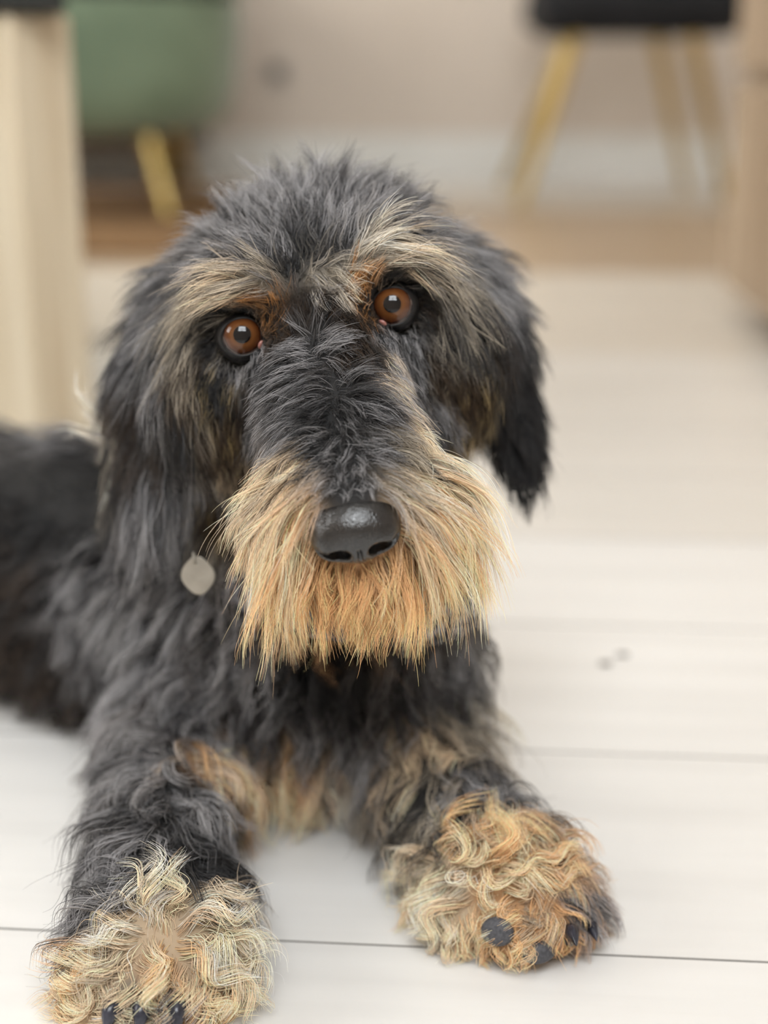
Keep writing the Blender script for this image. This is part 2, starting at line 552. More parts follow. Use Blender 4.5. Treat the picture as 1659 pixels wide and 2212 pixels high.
def smin(a, b, k):
    h = np.maximum(k - np.abs(a - b), 0) / k
    return np.minimum(a, b) - h * h * k * 0.25


def sdf(p):
    d = None
    for pr in PRIMS:
        if pr[0] == 'c':
            _, a, b, r1, r2, k = pr
            ba = b - a
            t = np.clip(((p - a) @ ba) / (ba @ ba), 0, 1)
            q = p - a - t[:, None] * ba
            di = np.sqrt((q * q).sum(1)) - (r1 + (r2 - r1) * t)
        else:
            _, c, rad, ax, _, k = pr
            q = (p - c) @ ax.T
            k0 = np.sqrt(((q / rad) ** 2).sum(1))
            k1 = np.sqrt(((q / rad ** 2) ** 2).sum(1)) + 1e-9
            di = k0 * (k0 - 1) / k1
            di = np.where(k0 < 1e-3, -rad.min(), di)
        d = di if d is None else smin(d, di, k)
    for e in EYES:                      # eye sockets
        q = p - e
        d = -smin(-d, np.sqrt((q * q).sum(1)) - (EYE_R + 0.0002), 0.0015)
        g_ = CAM - e; g_ = g_ / np.linalg.norm(g_)
        al = q @ g_
        hole = np.linalg.norm(q - np.clip(al, 0, 0.04)[:, None] * g_, axis=1) - (0.0065 + 0.25 * np.clip(al - 0.006, 0, 0.03))
        d = -smin(-d, hole, 0.0015)
    return np.maximum(d, 0.0015 - p[:, 2])


def grad(p, e=0.0006):
    g = np.empty_like(p)
    for i in range(3):
        o = np.zeros(3); o[i] = e
        g[:, i] = sdf(p + o) - sdf(p - o)
    return g / (np.linalg.norm(g, axis=1, keepdims=True) + 1e-12)


def surface_nets(vals, org, h):
    s = vals < 0
    nx, ny, nz = vals.shape
    acc = np.zeros((nx - 1, ny - 1, nz - 1, 3)); cnt = np.zeros((nx - 1, ny - 1, nz - 1))
    cor = [(i, j, k) for i in (0, 1) for j in (0, 1) for k in (0, 1)]
    sl = lambda c: (slice(c[0], nx - 1 + c[0]), slice(c[1], ny - 1 + c[1]), slice(c[2], nz - 1 + c[2]))
    for a in cor:
        for ax in range(3):
            if a[ax]: continue
            b = list(a); b[ax] = 1; b = tuple(b)
            va, vb = vals[sl(a)], vals[sl(b)]
            x = (va < 0) != (vb < 0)
            t = np.where(x, va / np.where(x, va - vb, 1), 0)
            for i in range(3):
                base = a[i] + (t if i == ax else 0)
                acc[..., i] += np.where(x, base, 0)
            cnt += x
    act = cnt > 0
    idx = -np.ones(act.shape, int)
    ii = np.argwhere(act)
    idx[act] = np.arange(len(ii))
    verts = (ii + acc[act] / cnt[act][:, None]) * h + org
    quads = []
    for ax in range(3):
        o1, o2 = [(1, 2), (2, 0), (0, 1)][ax]
        a = [slice(None)] * 3; b = [slice(None)] * 3
        a[ax] = slice(0, -1); b[ax] = slice(1, None)
        ch = s[tuple(a)] != s[tuple(b)]
        e = np.argwhere(ch)
        ok = (e[:, o1] > 0) & (e[:, o2] > 0) & (e[:, o1] < vals.shape[o1] - 1) & (e[:, o2] < vals.shape[o2] - 1)
        e = e[ok]
        inside_first = s[e[:, 0], e[:, 1], e[:, 2]]
        q = []
        for d1, d2 in ((-1, -1), (0, -1), (0, 0), (-1, 0)):
            c = e.copy(); c[:, o1] += d1; c[:, o2] += d2
            q.append(idx[c[:, 0], c[:, 1], c[:, 2]])
        q = np.stack(q, 1)
        q[~inside_first] = q[~inside_first][:, ::-1]
        quads.append(q)
    return verts, np.concatenate(quads)


def sparse_grid(f, lo, hi, h, fac=4):
    lo = X3(*lo); hi = X3(*hi)
    nc = np.ceil((hi - lo) / (h * fac)).astype(int)
    H = h * fac
    cg = np.stack(np.meshgrid(*[np.arange(n) for n in nc], indexing='ij'), -1).reshape(-1, 3)
    cv = f(lo + (cg + 0.5 - 0.5 / fac) * H)
    vals = np.repeat(np.repeat(np.repeat(cv.reshape(nc), fac, 0), fac, 1), fac, 2)
    m = (np.abs(cv) < H * 1.3).reshape(nc)
    mm = np.repeat(np.repeat(np.repeat(m, fac, 0), fac, 1), fac, 2)
    ij = np.argwhere(mm)
    vals[mm] = f(lo + ij * h)
    return vals, lo


vals, org = sparse_grid(sdf, (-0.66, 0.38, -0.012), (0.12, 1.07, 0.31), 0.0032)
DV, DF = surface_nets(vals, org, 0.0032)
for _ in range(3):
    DV = DV - sdf(DV)[:, None] * grad(DV) * 0.8
DN = grad(DV)

# ------------------------------------------------------------------ groom
COLS = dict(K=(.010, .010, .011), D=(.023, .0215, .022), G=(.30, .29, .295), S=(.42, .36, .28), W=(.85, .77, .64),
            B=(.034, .020, .011), R=(.40, .18, .055), T=(.86, .48, .225), L=(.94, .71, .475), Y=(.50, .36, .16))
REG = ['head_fur', 'eyebrow', 'ear_fur', 'beard', 'chest_fur', 'body_fur', 'leg_fur', 'paw_fur', 'face_fur']
# px, py, dx, dy, length mm, lift, curl mm, curl turns, colour, second colour, share of second, region, reach mm
CT = []


PEND = []


def C(px, py, dx, dy, ln, lift, cu, ct, c1, c2, fr, reg, reach=12, pos=None, dirw=None):
    d = dx * RGT - dy * UPV if dirw is None else X3(*dirw)
    PEND.append(((px, py) if pos is None else None, pos, d / np.linalg.norm(d), ln, lift, cu, ct, COLS[c1], COLS[c2], fr, REG.index(reg), reach))


def hit_many(pix):
    pix = np.array(pix, float)
    ray = FWD[None] + ((pix[:, 0] - W_PX / 2) / F_PX)[:, None] * RGT - ((pix[:, 1] - H_PX / 2) / F_PX)[:, None] * UPV
    ray /= np.linalg.norm(ray, axis=1, keepdims=True)
    t = np.full(len(pix), 0.36); bd_ = np.full(len(pix), 9.0); bt = t.copy()
    live = np.ones(len(pix), bool)
    for _ in range(110):
        d = sdf(CAM + t[:, None] * ray)
        up = live & (d < bd_)
        bd_[up] = d[up]; bt[up] = t[up]
        live &= (d > 0.0004) & (t < 1.3)
        if not live.any(): break
        t = np.where(live, t + np.maximum(d * 0.8, 0.0006), t)
    p = CAM + bt[:, None] * ray
    for _ in range(6):
        p = p - sdf(p)[:, None] * grad(p) * 0.9
    return p


def hit(px, py):
    return hit_many([(px, py)])[0]

h = 'head_fur'
for a in [(690, 420, 0, -1, 18, .55), (560, 450, -.5, -.8, 18, .5), (830, 430, .5, -.8, 18, .5), (450, 530, -.9, -.35, 20, .45),
          (940, 490, .9, -.4, 20, .45), (600, 505, -.35, -.9, 17, .45), (800, 480, .3, -.9, 18, .45), (690, 500, 0, -1, 16, .5),
          (520, 540, -.8, -.5, 18, .4), (890, 500, .8, -.5, 18, .4), (400, 610, -1, .05, 20, .4), (360, 690, -.9, .4, 22, .35),
          (1000, 570, 1, .1, 20, .4), (1040, 640, .8, .6, 20, .35), (740, 540, .1, -1, 15, .5), (590, 550, -.5, -.8, 15, .4)]:
    C(*a, 1.5, .8, 'D', 'G', .55, h)
C(632, 590, -.1, -.8, 10, .4, 1.5, 1, 'K', 'D', .3, h, 7)
C(660, 540, -.2, -1, 13, .5, 2, 1, 'K', 'D', .4, h, 8)
C(690, 570, .2, -1, 12, .4, 1, 1, 'D', 'S', .4, h, 8)
e = 'eyebrow'
for a in [(585, 605, -.7, -.55, 15, .4, 'S', 'G', .4), (545, 605, -.95, -.2, 19, .4, 'S', 'L', .3), (500, 625, -1, .1, 20, .38, 'S', 'L', .35),
          (455, 655, -.9, .4, 20, .38, 'S', 'D', .35), (415, 690, -.6, .8, 22, .35, 'S', 'D', .55),
          (690, 595, .3, .45, 13, .4, 'S', 'G', .5), (725, 590, .55, .35, 14, .38, 'S', 'W', .45), (765, 555, .6, -.5, 20, .42, 'S', 'W', .45),
          (815, 535, .9, -.35, 22, .42, 'S', 'W', .45), (865, 540, 1, -.05, 24, .42, 'S', 'L', .4), (920, 560, .9, .35, 24, .4, 'S', 'G', .45),
          (965, 600, .65, .75, 24, .38, 'D', 'S', .45), (985, 660, .45, .9, 22, .35, 'D', 'S', .4)]:
    C(*a[:6], .7, .6, *a[6:], e, 9)
C(555, 640, -.75, .1, 8, .32, .3, .5, 'R', 'B', .5, e, 7)
C(590, 660, -.2, -.4, 6, .35, .3, .5, 'B', 'R', .5, e, 7)
C(765, 600, .35, -.6, 8, .32, .3, .5, 'R', 'T', .4, e, 8)
C(780, 630, .2, -.7, 5, .32, .3, .5, 'B', 'R', .6, e, 6)
f = 'face_fur'
for a in [(470, 690, -.8, .4, 9, .3, 'K', 'D', .3, 7), (462, 745, -.7, .7, 7, .25, 'K', 'D', .4, 6), (505, 790, -.3, 1, 6, .22, 'D', 'G', .5, 8),
          (560, 790, .0, 1, 6, .22, 'D', 'G', .4, 8), (585, 700, .3, -.3, 5, .25, 'B', 'R', .35, 6), (600, 750, .1, .8, 6, .25, 'B', 'K', .5, 7),
          (535, 672, -.8, -.3, 6, .3, 'K', 'B', .3, 5), (490, 672, -.9, .15, 8, .3, 'K', 'D', .3, 5),
          (845, 602, .5, -.7, 6, .3, 'K', 'B', .4, 5), (895, 620, .9, -.2, 9, .3, 'K', 'D', .3, 6), (790, 680, -.15, .7, 5, .22, 'B', 'R', .3, 6),
          (830, 730, .0, 1, 6, .22, 'K', 'G', .4, 7), (880, 720, .3, 1, 6, .22, 'D', 'G', .4, 7), (915, 680, .6, .7, 8, .25, 'B', 'K', .5, 7),
          (650, 680, -.1, -.5, 8, .35, 'B', 'K', .5, 8), (700, 680, .1, -.4, 9, .4, 'K', 'B', .4, 8), (745, 690, .1, .5, 7, .3, 'B', 'K', .5, 8),
          (750, 770, .2, .9, 8, .3, 'B', 'K', .4, 9), (790, 760, .1, 1, 8, .3, 'B', 'K', .4, 8),
          (655, 765, -.9, .0, 13, .5, 'D', 'G', .6, 8), (705, 755, .6, -.1, 12, .5, 'D', 'G', .6, 8), (610, 800, -.8, .3, 12, .45, 'D', 'G', .45, 9),
          (630, 850, -.8, .35, 13, .45, 'D', 'G', .4, 9), (690, 830, -.3, .1, 12, .6, 'D', 'G', .35, 9), (750, 830, .5, -.1, 12, .55, 'D', 'G', .4, 9),
          (690, 900, -.6, .25, 12, .5, 'K', 'D', .5, 9), (745, 900, .1, .3, 10, .6, 'D', 'G', .3, 9), (800, 880, .8, .2, 13, .5, 'D', 'G', .4, 9),
          (740, 980, -.1, .5, 7, .5, 'D', 'G', .35, 9), (758, 1050, 0, .5, 4.5, .5, 'D', 'G', .5, 8), (700, 970, -.7, .4, 12, .45, 'K', 'G', .35, 8),
          (640, 920, -.75, .55, 15, .45, 'D', 'G', .5, 9), (805, 970, .7, .2, 10, .45, 'D', 'G', .4, 8),
          (830, 840, .7, .5, 13, .45, 'G', 'L', .35, 8), (845, 785, .35, 1, 9, .3, 'G', 'L', .4, 7), (890, 790, .4, .9, 11, .3, 'D', 'G', .4, 9),
          (880, 850, .6, .75, 15, .35, 'D', 'G', .5, 9), (940, 900, .6, .85, 15, .35, 'G', 'D', .5, 9),
          (405, 770, -.1, 1, 16, .3, 'B', 'S', .35, 9), (400, 850, .1, 1, 14, .3, 'B', 'S', .3, 9), (430, 930, .2, 1, 12, .3, 'B', 'S', .2, 10),
          (470, 830, -.15, 1, 8, .3, 'K', 'Y', .1, 10), (530, 870, -.2, 1, 9, .3, 'B', 'K', .5, 10), (480, 940, .1, 1, 9, .3, 'B', 'Y', .12, 10),
          (560, 930, -.4, .9, 13, .35, 'D', 'G', .5, 9), (490, 1040, .15, 1, 13, .3, 'B', 'Y', .3, 10), (530, 1010, -.1, 1, 14, .35, 'B', 'L', .3, 9),
          (950, 790, .35, .9, 9, .3, 'B', 'S', .15, 10), (980, 740, .4, .9, 14, .3, 'D', 'S', .3, 9), (1010, 850, .3, 1, 10, .3, 'B', 'Y', .15, 10), (1000, 940, .3, 1, 13, .3, 'B', 'Y', .4, 10)]:
    C(*a[:6], .6, .6, *a[6:9], f, a[9])
bd = 'beard'
for a in [(655, 1010, -.8, .4, 16, .4, 'D', 'L', .5), (615, 1010, -.75, .6, 24, .4, 'L', 'S', .5), (605, 1070, -.6, .75, 30, .4, 'L', 'S', .5),
          (640, 1075, -.65, .75, 32, .42, 'L', 'T', .5), (598, 1130, -.3, .95, 40, .38, 'L', 'T', .5), (620, 1150, -.4, .9, 34, .4, 'T', 'L', .5),
          (655, 1180, -.3, 1, 32, .4, 'T', 'L', .35), (690, 1220, -.2, 1, 20, .4, 'T', 'R', .2), (740, 1250, -.05, 1, 18, .4, 'T', 'R', .2),
          (790, 1250, .05, 1, 18, .4, 'T', 'R', .2), (780, 1300, 0, 1, 17, .3, 'T', 'L', .3),
          (850, 985, .8, .1, 20, .42, 'S', 'D', .4), (880, 940, .8, .25, 22, .4, 'L', 'S', .5), (925, 985, .8, .45, 33, .4, 'L', 'W', .5),
          (875, 1035, .9, .2, 36, .42, 'L', 'W', .45), (905, 1085, .85, .45, 39, .4, 'L', 'T', .5), (935, 1060, .75, .65, 36, .4, 'L', 'T', .45),
          (945, 1115, .5, .9, 37, .36, 'T', 'L', .5), (895, 1150, .7, .75, 38, .4, 'T', 'L', .5), (850, 1210, .35, 1, 28, .4, 'T', 'L', .3),
          (910, 1210, .45, .95, 31, .38, 'T', 'L', .35), (850, 1270, .15, 1, 18, .35, 'T', 'R', .2), (700, 1290, -.15, 1, 18, .35, 'T', 'L', .3)]:
    C(*a[:6], 2.2, .8, *a[6:], bd, 9)
er = 'ear_fur'
for a in [(330, 640, -.8, .5, 22, .35, 'D', 'G', .5), (290, 740, -.6, .85, 24, .32, 'D', 'G', .35), (350, 780, -.3, 1, 26, .32, 'D', 'G', .4),
          (270, 850, -.3, 1, 24, .3, 'B', 'D', .5), (330, 880, -.05, 1, 28, .3, 'B', 'D', .5), (390, 900, .05, 1, 24, .28, 'K', 'D', .4), (280, 960, -.05, 1, 26, .28, 'D', 'B', .4),
          (340, 1000, 0, 1, 28, .28, 'D', 'G', .45), (400, 1010, .1, 1, 26, .28, 'D', 'G', .4), (350, 1090, 0, 1, 30, .25, 'D', 'G', .55),
          (1060, 690, .5, .9, 22, .3, 'D', 'B', .4), (1090, 760, .45, 1, 20, .28, 'K', 'D', .5), (1095, 840, .35, 1, 20, .26, 'K', 'D', .5),
          (1115, 920, .3, 1, 18, .25, 'K', 'D', .4), (1075, 880, .2, 1, 18, .25, 'K', 'D', .3), (1130, 990, .2, 1, 16, .22, 'K', 'D', .3)]:
    C(*a[:6], 1.2, .8, *a[6:], er, 12)
c = 'chest_fur'
for a in [(700, 1420, 0, 1, 26, .4, 'K', 'D', .3), (560, 1440, -.3, 1, 28, .4, 'D', 'G', .45), (450, 1480, -.35, .9, 28, .4, 'D', 'G', .6), (860, 1470, .25, 1, 28, .4, 'K', 'G', .3),
          (960, 1470, .5, .9, 30, .4, 'D', 'G', .4), (690, 1540, 0, 1, 30, .4, 'K', 'G', .3), (560, 1550, -.1, 1, 28, .4, 'D', 'G', .4), (420, 1570, -.2, 1, 28, .4, 'D', 'G', .55),
          (345, 1625, -.1, 1, 28, .42, 'D', 'G', .55), (445, 1640, .15, 1, 30, .42, 'T', 'L', .5), (510, 1625, .2, 1, 40, .5, 'T', 'L', .5), (575, 1625, .2, 1, 42, .5, 'T', 'L', .5), (635, 1635, .1, 1, 40, .5, 'L', 'T', .5), (400, 1720, .1, 1, 28, .4, 'D', 'G', .5),
          (690, 1670, .1, 1, 34, .4, 'L', 'G', .5), (750, 1690, .3, 1, 34, .4, 'W', 'G', .4), (860, 1610, .35, .9, 32, .45, 'L', 'D', .45), (800, 1600, .2, 1, 30, .4, 'D', 'G', .5),
          (960, 1540, .5, .9, 34, .45, 'S', 'D', .45), (1005, 1540, .5, .9, 36, .5, 'W', 'S', .5), (900, 1680, .3, 1, 28, .4, 'D', 'S', .3),
          (540, 1760, 0, 1, 28, .4, 'K', 'D', .4), (680, 1760, 0, 1, 26, .4, 'K', 'D', .4), (840, 1750, .2, 1, 26, .4, 'K', 'D', .4)]:
    C(*a[:6], 5.0, 1.0, *a[6:], c, 16)
bf = 'body_fur'
for a in [(100, 960, -.9, -.1, 24, .35, 'D', 'G', .45), (30, 940, -1, -.1, 24, .35, 'D', 'G', .45), (160, 1080, -.6, .7, 24, .35, 'K', 'D', .4), (50, 1080, -.9, .3, 24, .35, 'K', 'D', .5),
          (60, 1250, -.8, .5, 24, .35, 'D', 'B', .4), (200, 1280, -.4, .9, 26, .38, 'D', 'G', .5), (100, 1430, -.6, .8, 24, .35, 'B', 'D', .5), (20, 1400, -.8, .6, 24, .35, 'B', 'D', .5),
          (280, 1380, -.25, 1, 28, .4, 'D', 'G', .55), (180, 1540, -.5, .9, 24, .35, 'B', 'D', .5), (60, 1530, -.7, .7, 24, .35, 'B', 'D', .5), (330, 1300, -.2, 1, 26, .4, 'D', 'G', .5)]:
    C(*a[:6], 2.5, .9, *a[6:], bf, 20)
C(215, 925, -.3, -1, 30, .8, 3, 1, 'W', 'S', .4, bf, 9)
C(0, 0, 0, 0, 24, .35, 2, .9, 'D', 'G', .4, bf, 40, pos=(-0.30, 0.83, 0.14), dirw=(-.83, .56, 0))
C(0, 0, 0, 0, 24, .35, 2, .9, 'D', 'G', .4, bf, 40, pos=(-0.10, 0.76, 0.10), dirw=(-.83, .56, -.4))
C(0, 0, 0, 0, 24, .35, 2, .9, 'D', 'G', .4, bf, 40, pos=(-0.40, 0.95, 0.08), dirw=(-.83, .56, -.4))
C(0, 0, 0, 0, 24, .35, 2, .9, 'D', 'G', .4, bf, 40, pos=(0.03, 0.68, 0.08), dirw=(-.5, .6, -.7))
C(0, 0, 0, 0, 22, .4, 1.5, .8, 'D', 'G', .5, h, 30, pos=P(690, 600, 0.64), dirw=(0, .4, -1))
C(0, 0, 0, 0, 24, .4, 1.5, .8, 'D', 'G', .5, bf, 30, pos=P(690, 900, 0.68), dirw=(0, .5, -1))
lf = 'leg_fur'
for a in [(300, 1600, -.15, 1, 26, .4, 'D', 'G', .55), (230, 1700, -.5, .85, 28, .4, 'D', 'G', .45), (370, 1720, .25, 1, 28, .4, 'D', 'G', .5), (210, 1830, -.55, .8, 30, .4, 'D', 'G', .5),
          (310, 1830, -.15, 1, 28, .4, 'D', 'G', .5), (410, 1830, .4, .9, 32, .4, 'D', 'K', .4), (260, 1920, -.4, .9, 26, .38, 'D', 'G', .55),
          (1000, 1690, .45, .9, 28, .4, 'D', 'G', .55), (940, 1760, .2, 1, 26, .4, 'D', 'S', .4), (880, 1800, -.25, 1, 30, .4, 'K', 'D', .4)]:
    C(*a[:6], 5.0, 1.1, *a[6:], lf, 14)
pf = 'paw_fur'
for a in [(350, 1975, .0, -.6, 22, .6, 'L', 'W', .4), (430, 2000, .6, -.2, 24, .55, 'L', 'W', .5), (280, 2010, -.5, .3, 22, .5, 'L', 'W', .4), (350, 2050, .1, .6, 20, .5, 'L', 'T', .5),
          (440, 2060, .5, .4, 24, .5, 'L', 'W', .5), (250, 2080, -.5, .8, 22, .45, 'L', 'S', .4), (340, 2110, 0, 1, 18, .4, 'T', 'L', .6), (430, 2120, .3, .9, 20, .45, 'L', 'T', .5),
          (300, 2150, -.1, 1, 14, .35, 'S', 'L', .5), (370, 2165, .05, 1, 12, .3, 'D', 'G', .5), (420, 2170, .2, 1, 14, .3, 'L', 'T', .5), (200, 2090, -.8, .5, 20, .35, 'L', 'T', .4),
          (940, 1840, -.4, .3, 24, .6, 'L', 'W', .5), (1020, 1830, .3, -.4, 22, .6, 'L', 'T', .4), (900, 1900, -.7, .5, 26, .5, 'L', 'T', .4), (1000, 1900, -.2, .8, 22, .5, 'L', 'W', .5),
          (1090, 1890, .4, -.5, 22, .55, 'T', 'L', .5), (1140, 1900, .6, -.4, 20, .55, 'T', 'L', .5), (1090, 1940, .1, .8, 18, .45, 'T', 'L', .5), (1170, 1950, .3, .8, 16, .4, 'T', 'S', .5)]:
    C(a[0] if a[0] < 600 else a[0] - 25, a[1] + (0 if a[0] < 600 else 15), *a[2:4], a[4] * 0.85, a[5], 5.5, 1.3, *a[6:], pf, 9)
for a in [(1240, 1960, .4, .8, 14, .35, 'G', 'D', .4), (1285, 1985, .5, .8, 12, .3, 'G', 'T', .4), (1060, 1995, -.2, 1, 7, .25, 'T', 'L', .5), (1150, 2035, 0, 1, 6, .22, 'T', 'L', .5),
          (1220, 2030, .2, 1, 6, .22, 'T', 'G', .4), (1010, 1990, -.4, .9, 8, .25, 'L', 'T', .4), (1200, 1990, .2, 1, 10, .3, 'T', 'D', .4)]:
    C(*a[:6], 1.2, .8, *a[6:], pf, 7)

isp = np.array([q[0] is not None for q in PEND])
CP = np.zeros((len(PEND), 3))
CP[isp] = hit_many([q[0] for q in PEND if q[0] is not None])
if (~isp).any():
    pw_ = np.array([q[1] for q in PEND if q[0] is None], float)
    for _ in range(8): pw_ = pw_ - sdf(pw_)[:, None] * grad(pw_) * 0.9
    CP[~isp] = pw_
CNN = grad(CP)
CT = [(CP[i], CNN[i]) + q[2:] for i, q in enumerate(PEND)]
CP = np.array([q[0] for q in CT]); CN = np.array([q[1] for q in CT]); CD = np.array([q[2] for q in CT])
CPAR = np.array([[q[3], q[4], q[5], q[6], q[9]] for q in CT])
CC1 = np.array([q[7] for q in CT]); CC2 = np.array([q[8] for q in CT])
CREG = np.array([q[10] for q in CT]); CSIG = np.array([q[11] for q in CT]) / 1000.0


def weights(p, n, sharp=3.0):
    out = np.empty((len(p), len(CP)), np.float32)
    for s in range(0, len(p), 20000):
        pp, nn = p[s:s + 20000], n[s:s + 20000]
        d2 = (pp * pp).sum(1)[:, None] + (CP * CP).sum(1)[None] - 2 * pp @ CP.T
        d2 = np.maximum(d2, 0) + (0.012 * (1 - nn @ CN.T)) ** 2
        wt = 1.0 / (d2 / CSIG[None] ** 2 + 0.06) ** sharp
        out[s:s + 20000] = wt / wt.sum(1, keepdims=True)
    return out


# roots on the skin
tri = np.concatenate([DF[:, [0, 1, 2]], DF[:, [0, 2, 3]]])
ta, tb_, tc_ = DV[tri[:, 0]], DV[tri[:, 1]], DV[tri[:, 2]]
area = np.linalg.norm(np.cross(tb_ - ta, tc_ - ta), axis=1) / 2
cen = (ta + tb_ + tc_) / 3
cnr = DN[tri[:, 0]]
treg = CREG[weights(cen, cnr).argmax(1)]
#            head  brow  ear  beard chest body leg  paw  face    strands per cm2
DENS = np.array([115, 150, 95, 165, 60, 40, 70, 120, 190.0])
GDEN = np.array([9, 11, 6, 6.5, 2.6, 2.2, 3.2, 5.0, 22.0])
away = ((cnr * (CAM - cen)).sum(1) < -0.02 * 1) & True
fade = np.where(away, 0.45, 1.0)
fade *= np.where(cen[:, 2] < 0.004, 0.0, 1.0)
fade *= np.where(cen[:, 0] < -0.30, 0.5, 1.0)
ISBODY = np.isin(treg, [4, 5, 6])


def sample(dens):
    lam = area * 1e4 * dens[treg] * fade
    n = rng.poisson(lam)
    t = np.repeat(np.arange(len(tri)), n)
    u = rng.random((len(t), 2)); fl = u.sum(1) > 1; u[fl] = 1 - u[fl]
    p = ta[t] + u[:, :1] * (tb_ - ta)[t] + u[:, 1:] * (tc_ - ta)[t]
    return p


NOSE_C = P(766, 1140, 0.4720)
NOSE_F = w_ * 0.86 - u_ * 0.50; NOSE_F /= np.linalg.norm(NOSE_F)
NOSE_U = np.cross(NOSE_F, r_); NOSE_U = NOSE_U / np.linalg.norm(NOSE_U)


def near_features(p):
    bad = np.zeros(len(p), bool)
    for e_ in EYES:
        q = p - e_
        g = (CAM - e_); g = g / np.linalg.norm(g)
        al = q @ g
        rr = np.linalg.norm(q - al[:, None] * g, axis=1)
        bad |= (al > 0.0) & (rr < 0.0066)
    q = p - NOSE_C
    a = np.stack([q @ r_, q @ NOSE_U, q @ NOSE_F], 1) / np.array([0.0140, 0.0115, 0.0145])
    bad |= (a * a).sum(1) < 1.0
    g = (CAM - NOSE_C); g = g / np.linalg.norm(g)
    al = q @ g
    s = q - al[:, None] * g
    bad |= (al > 0.001) & (((s @ r_) / 0.0130) ** 2 + ((s @ u_ + 0.001) / 0.0093) ** 2 < 1)
    return bad


# where the collar sits
ca_, cb_ = P(455, 1215, 0.585), P(1040, 1305, 0.585)
cx_ = (ca_ + cb_) / 2 + FWD * 0.035
rt = (cb_ - ca_); hw = np.linalg.norm(rt) / 2; rt = rt / np.linalg.norm(rt)
fw_ = -FWD * 0.97 - UPV * 0.25; fw_ = fw_ - rt * (fw_ @ rt); fw_ /= np.linalg.norm(fw_)
nm = np.cross(rt, fw_)
if nm[2] < 0: nm = -nm

# guides
gp = sample(GDEN)
gp = gp[~near_features(gp)]
gn = grad(gp)
gw = weights(gp, gn)
gpar = gw @ CPAR
gdir = gw @ CD
greg = CREG[gw.argmax(1)]
gdir -= gn * (gdir * gn).sum(1)[:, None] * 0.9
# round the eyes the hair lies outward, away from the lids
gne = gn.copy()
for e_ in EYES:
    g_ = (CAM - e_); g_ = g_ / np.linalg.norm(g_)
    q = gp - e_
    al = q @ g_
    rv = q - al[:, None] * g_
    rr = np.linalg.norm(rv, axis=1, keepdims=True)
    k_ = np.exp(-(np.clip(rr - 0.008, 0, None) / 0.003) ** 2) * (np.abs(al) < 0.012)[:, None]
    gdir = gdir * (1 - k_) + (rv / (rr + 1e-9)) * k_ * 1.0
    gne = gne * (1 - k_) + (g_[None] * 0.8 + gn * 0.2) * k_
gne /= np.linalg.norm(gne, axis=1, keepdims=True)
gdir /= np.linalg.norm(gdir, axis=1, keepdims=True) + 1e-9
G = len(gp)
NP_ = 11
ln = gpar[:, 0] / 1000 * np.where(greg == 3, rng.uniform(0.58, 1.22, G), rng.uniform(0.72, 1.15, G))
lift = gpar[:, 1] * rng.uniform(0.75, 1.25, G)
jit = rng.normal(0, 1, (G, 3)) * 0.16
d = gdir * (1 - lift)[:, None] + gne * lift[:, None] + jit * np.linalg.norm(gdir, axis=1, keepdims=True)
d /= np.linalg.norm(d, axis=1, keepdims=True)
paths = np.empty((G, NP_, 3))
paths[:, 0] = gp - gn * 0.0008
step = ln / (NP_ - 1)
grav = np.array([0, 0, -1.0])
gstr = np.clip(ln / 0.03, 0.1, 1.2)[:, None] * 0.13
cur = gp.copy()
for k in range(1, NP_):
    cur = cur + d * step[:, None]
    dist = sdf(cur)
    nn = grad(cur)
    need = 0.0010 + 0.0055 * (k / NP_) * np.clip(ln / 0.025, 0.15, 1.1) * (0.5 + lift)
    pen = np.clip(need - dist, 0, None)
    cur = cur + nn * pen[:, None]
    cur[:, 2] = np.maximum(cur[:, 2], 0.0015)
    paths[:, k] = cur
    tgt = gw @ CD
    tgt -= nn * (tgt * nn).sum(1)[:, None] * 0.85
    d = d + 0.16 * tgt + gstr * grav + jit * 0.10
    inn = (d * nn).sum(1)
    d -= nn * np.minimum(inn, 0)[:, None] * 0.6
    d /= np.linalg.norm(d, axis=1, keepdims=True)
# curl of the locks
tt = np.linspace(0, 1, NP_)
tan = np.gradient(paths, axis=1)
tan /= np.linalg.norm(tan, axis=2, keepdims=True) + 1e-9
s1 = np.cross(tan, gn[:, None, :]); s1 /= np.linalg.norm(s1, axis=2, keepdims=True) + 1e-9
s2 = np.cross(tan, s1)
ph = rng.random(G) * 2 * math.pi
amp = gpar[:, 2] / 1000 * rng.uniform(0.5, 1.3, G)
th = ph[:, None] + 2 * math.pi * gpar[:, 3][:, None] * rng.uniform(0.7, 1.2, G)[:, None] * tt[None]
env = (tt ** 0.8)[None] * amp[:, None]
paths = paths + s1 * ((np.cos(th) - np.cos(ph)[:, None]) * env)[..., None] + s2 * ((np.sin(th) - np.sin(ph)[:, None]) * env)[..., None] * 0.7
paths[..., 2] = np.maximum(paths[..., 2], 0.0015)

kd = KDTree(G)
for i in range(G): kd.insert(gp[i], i)
kd.balance()

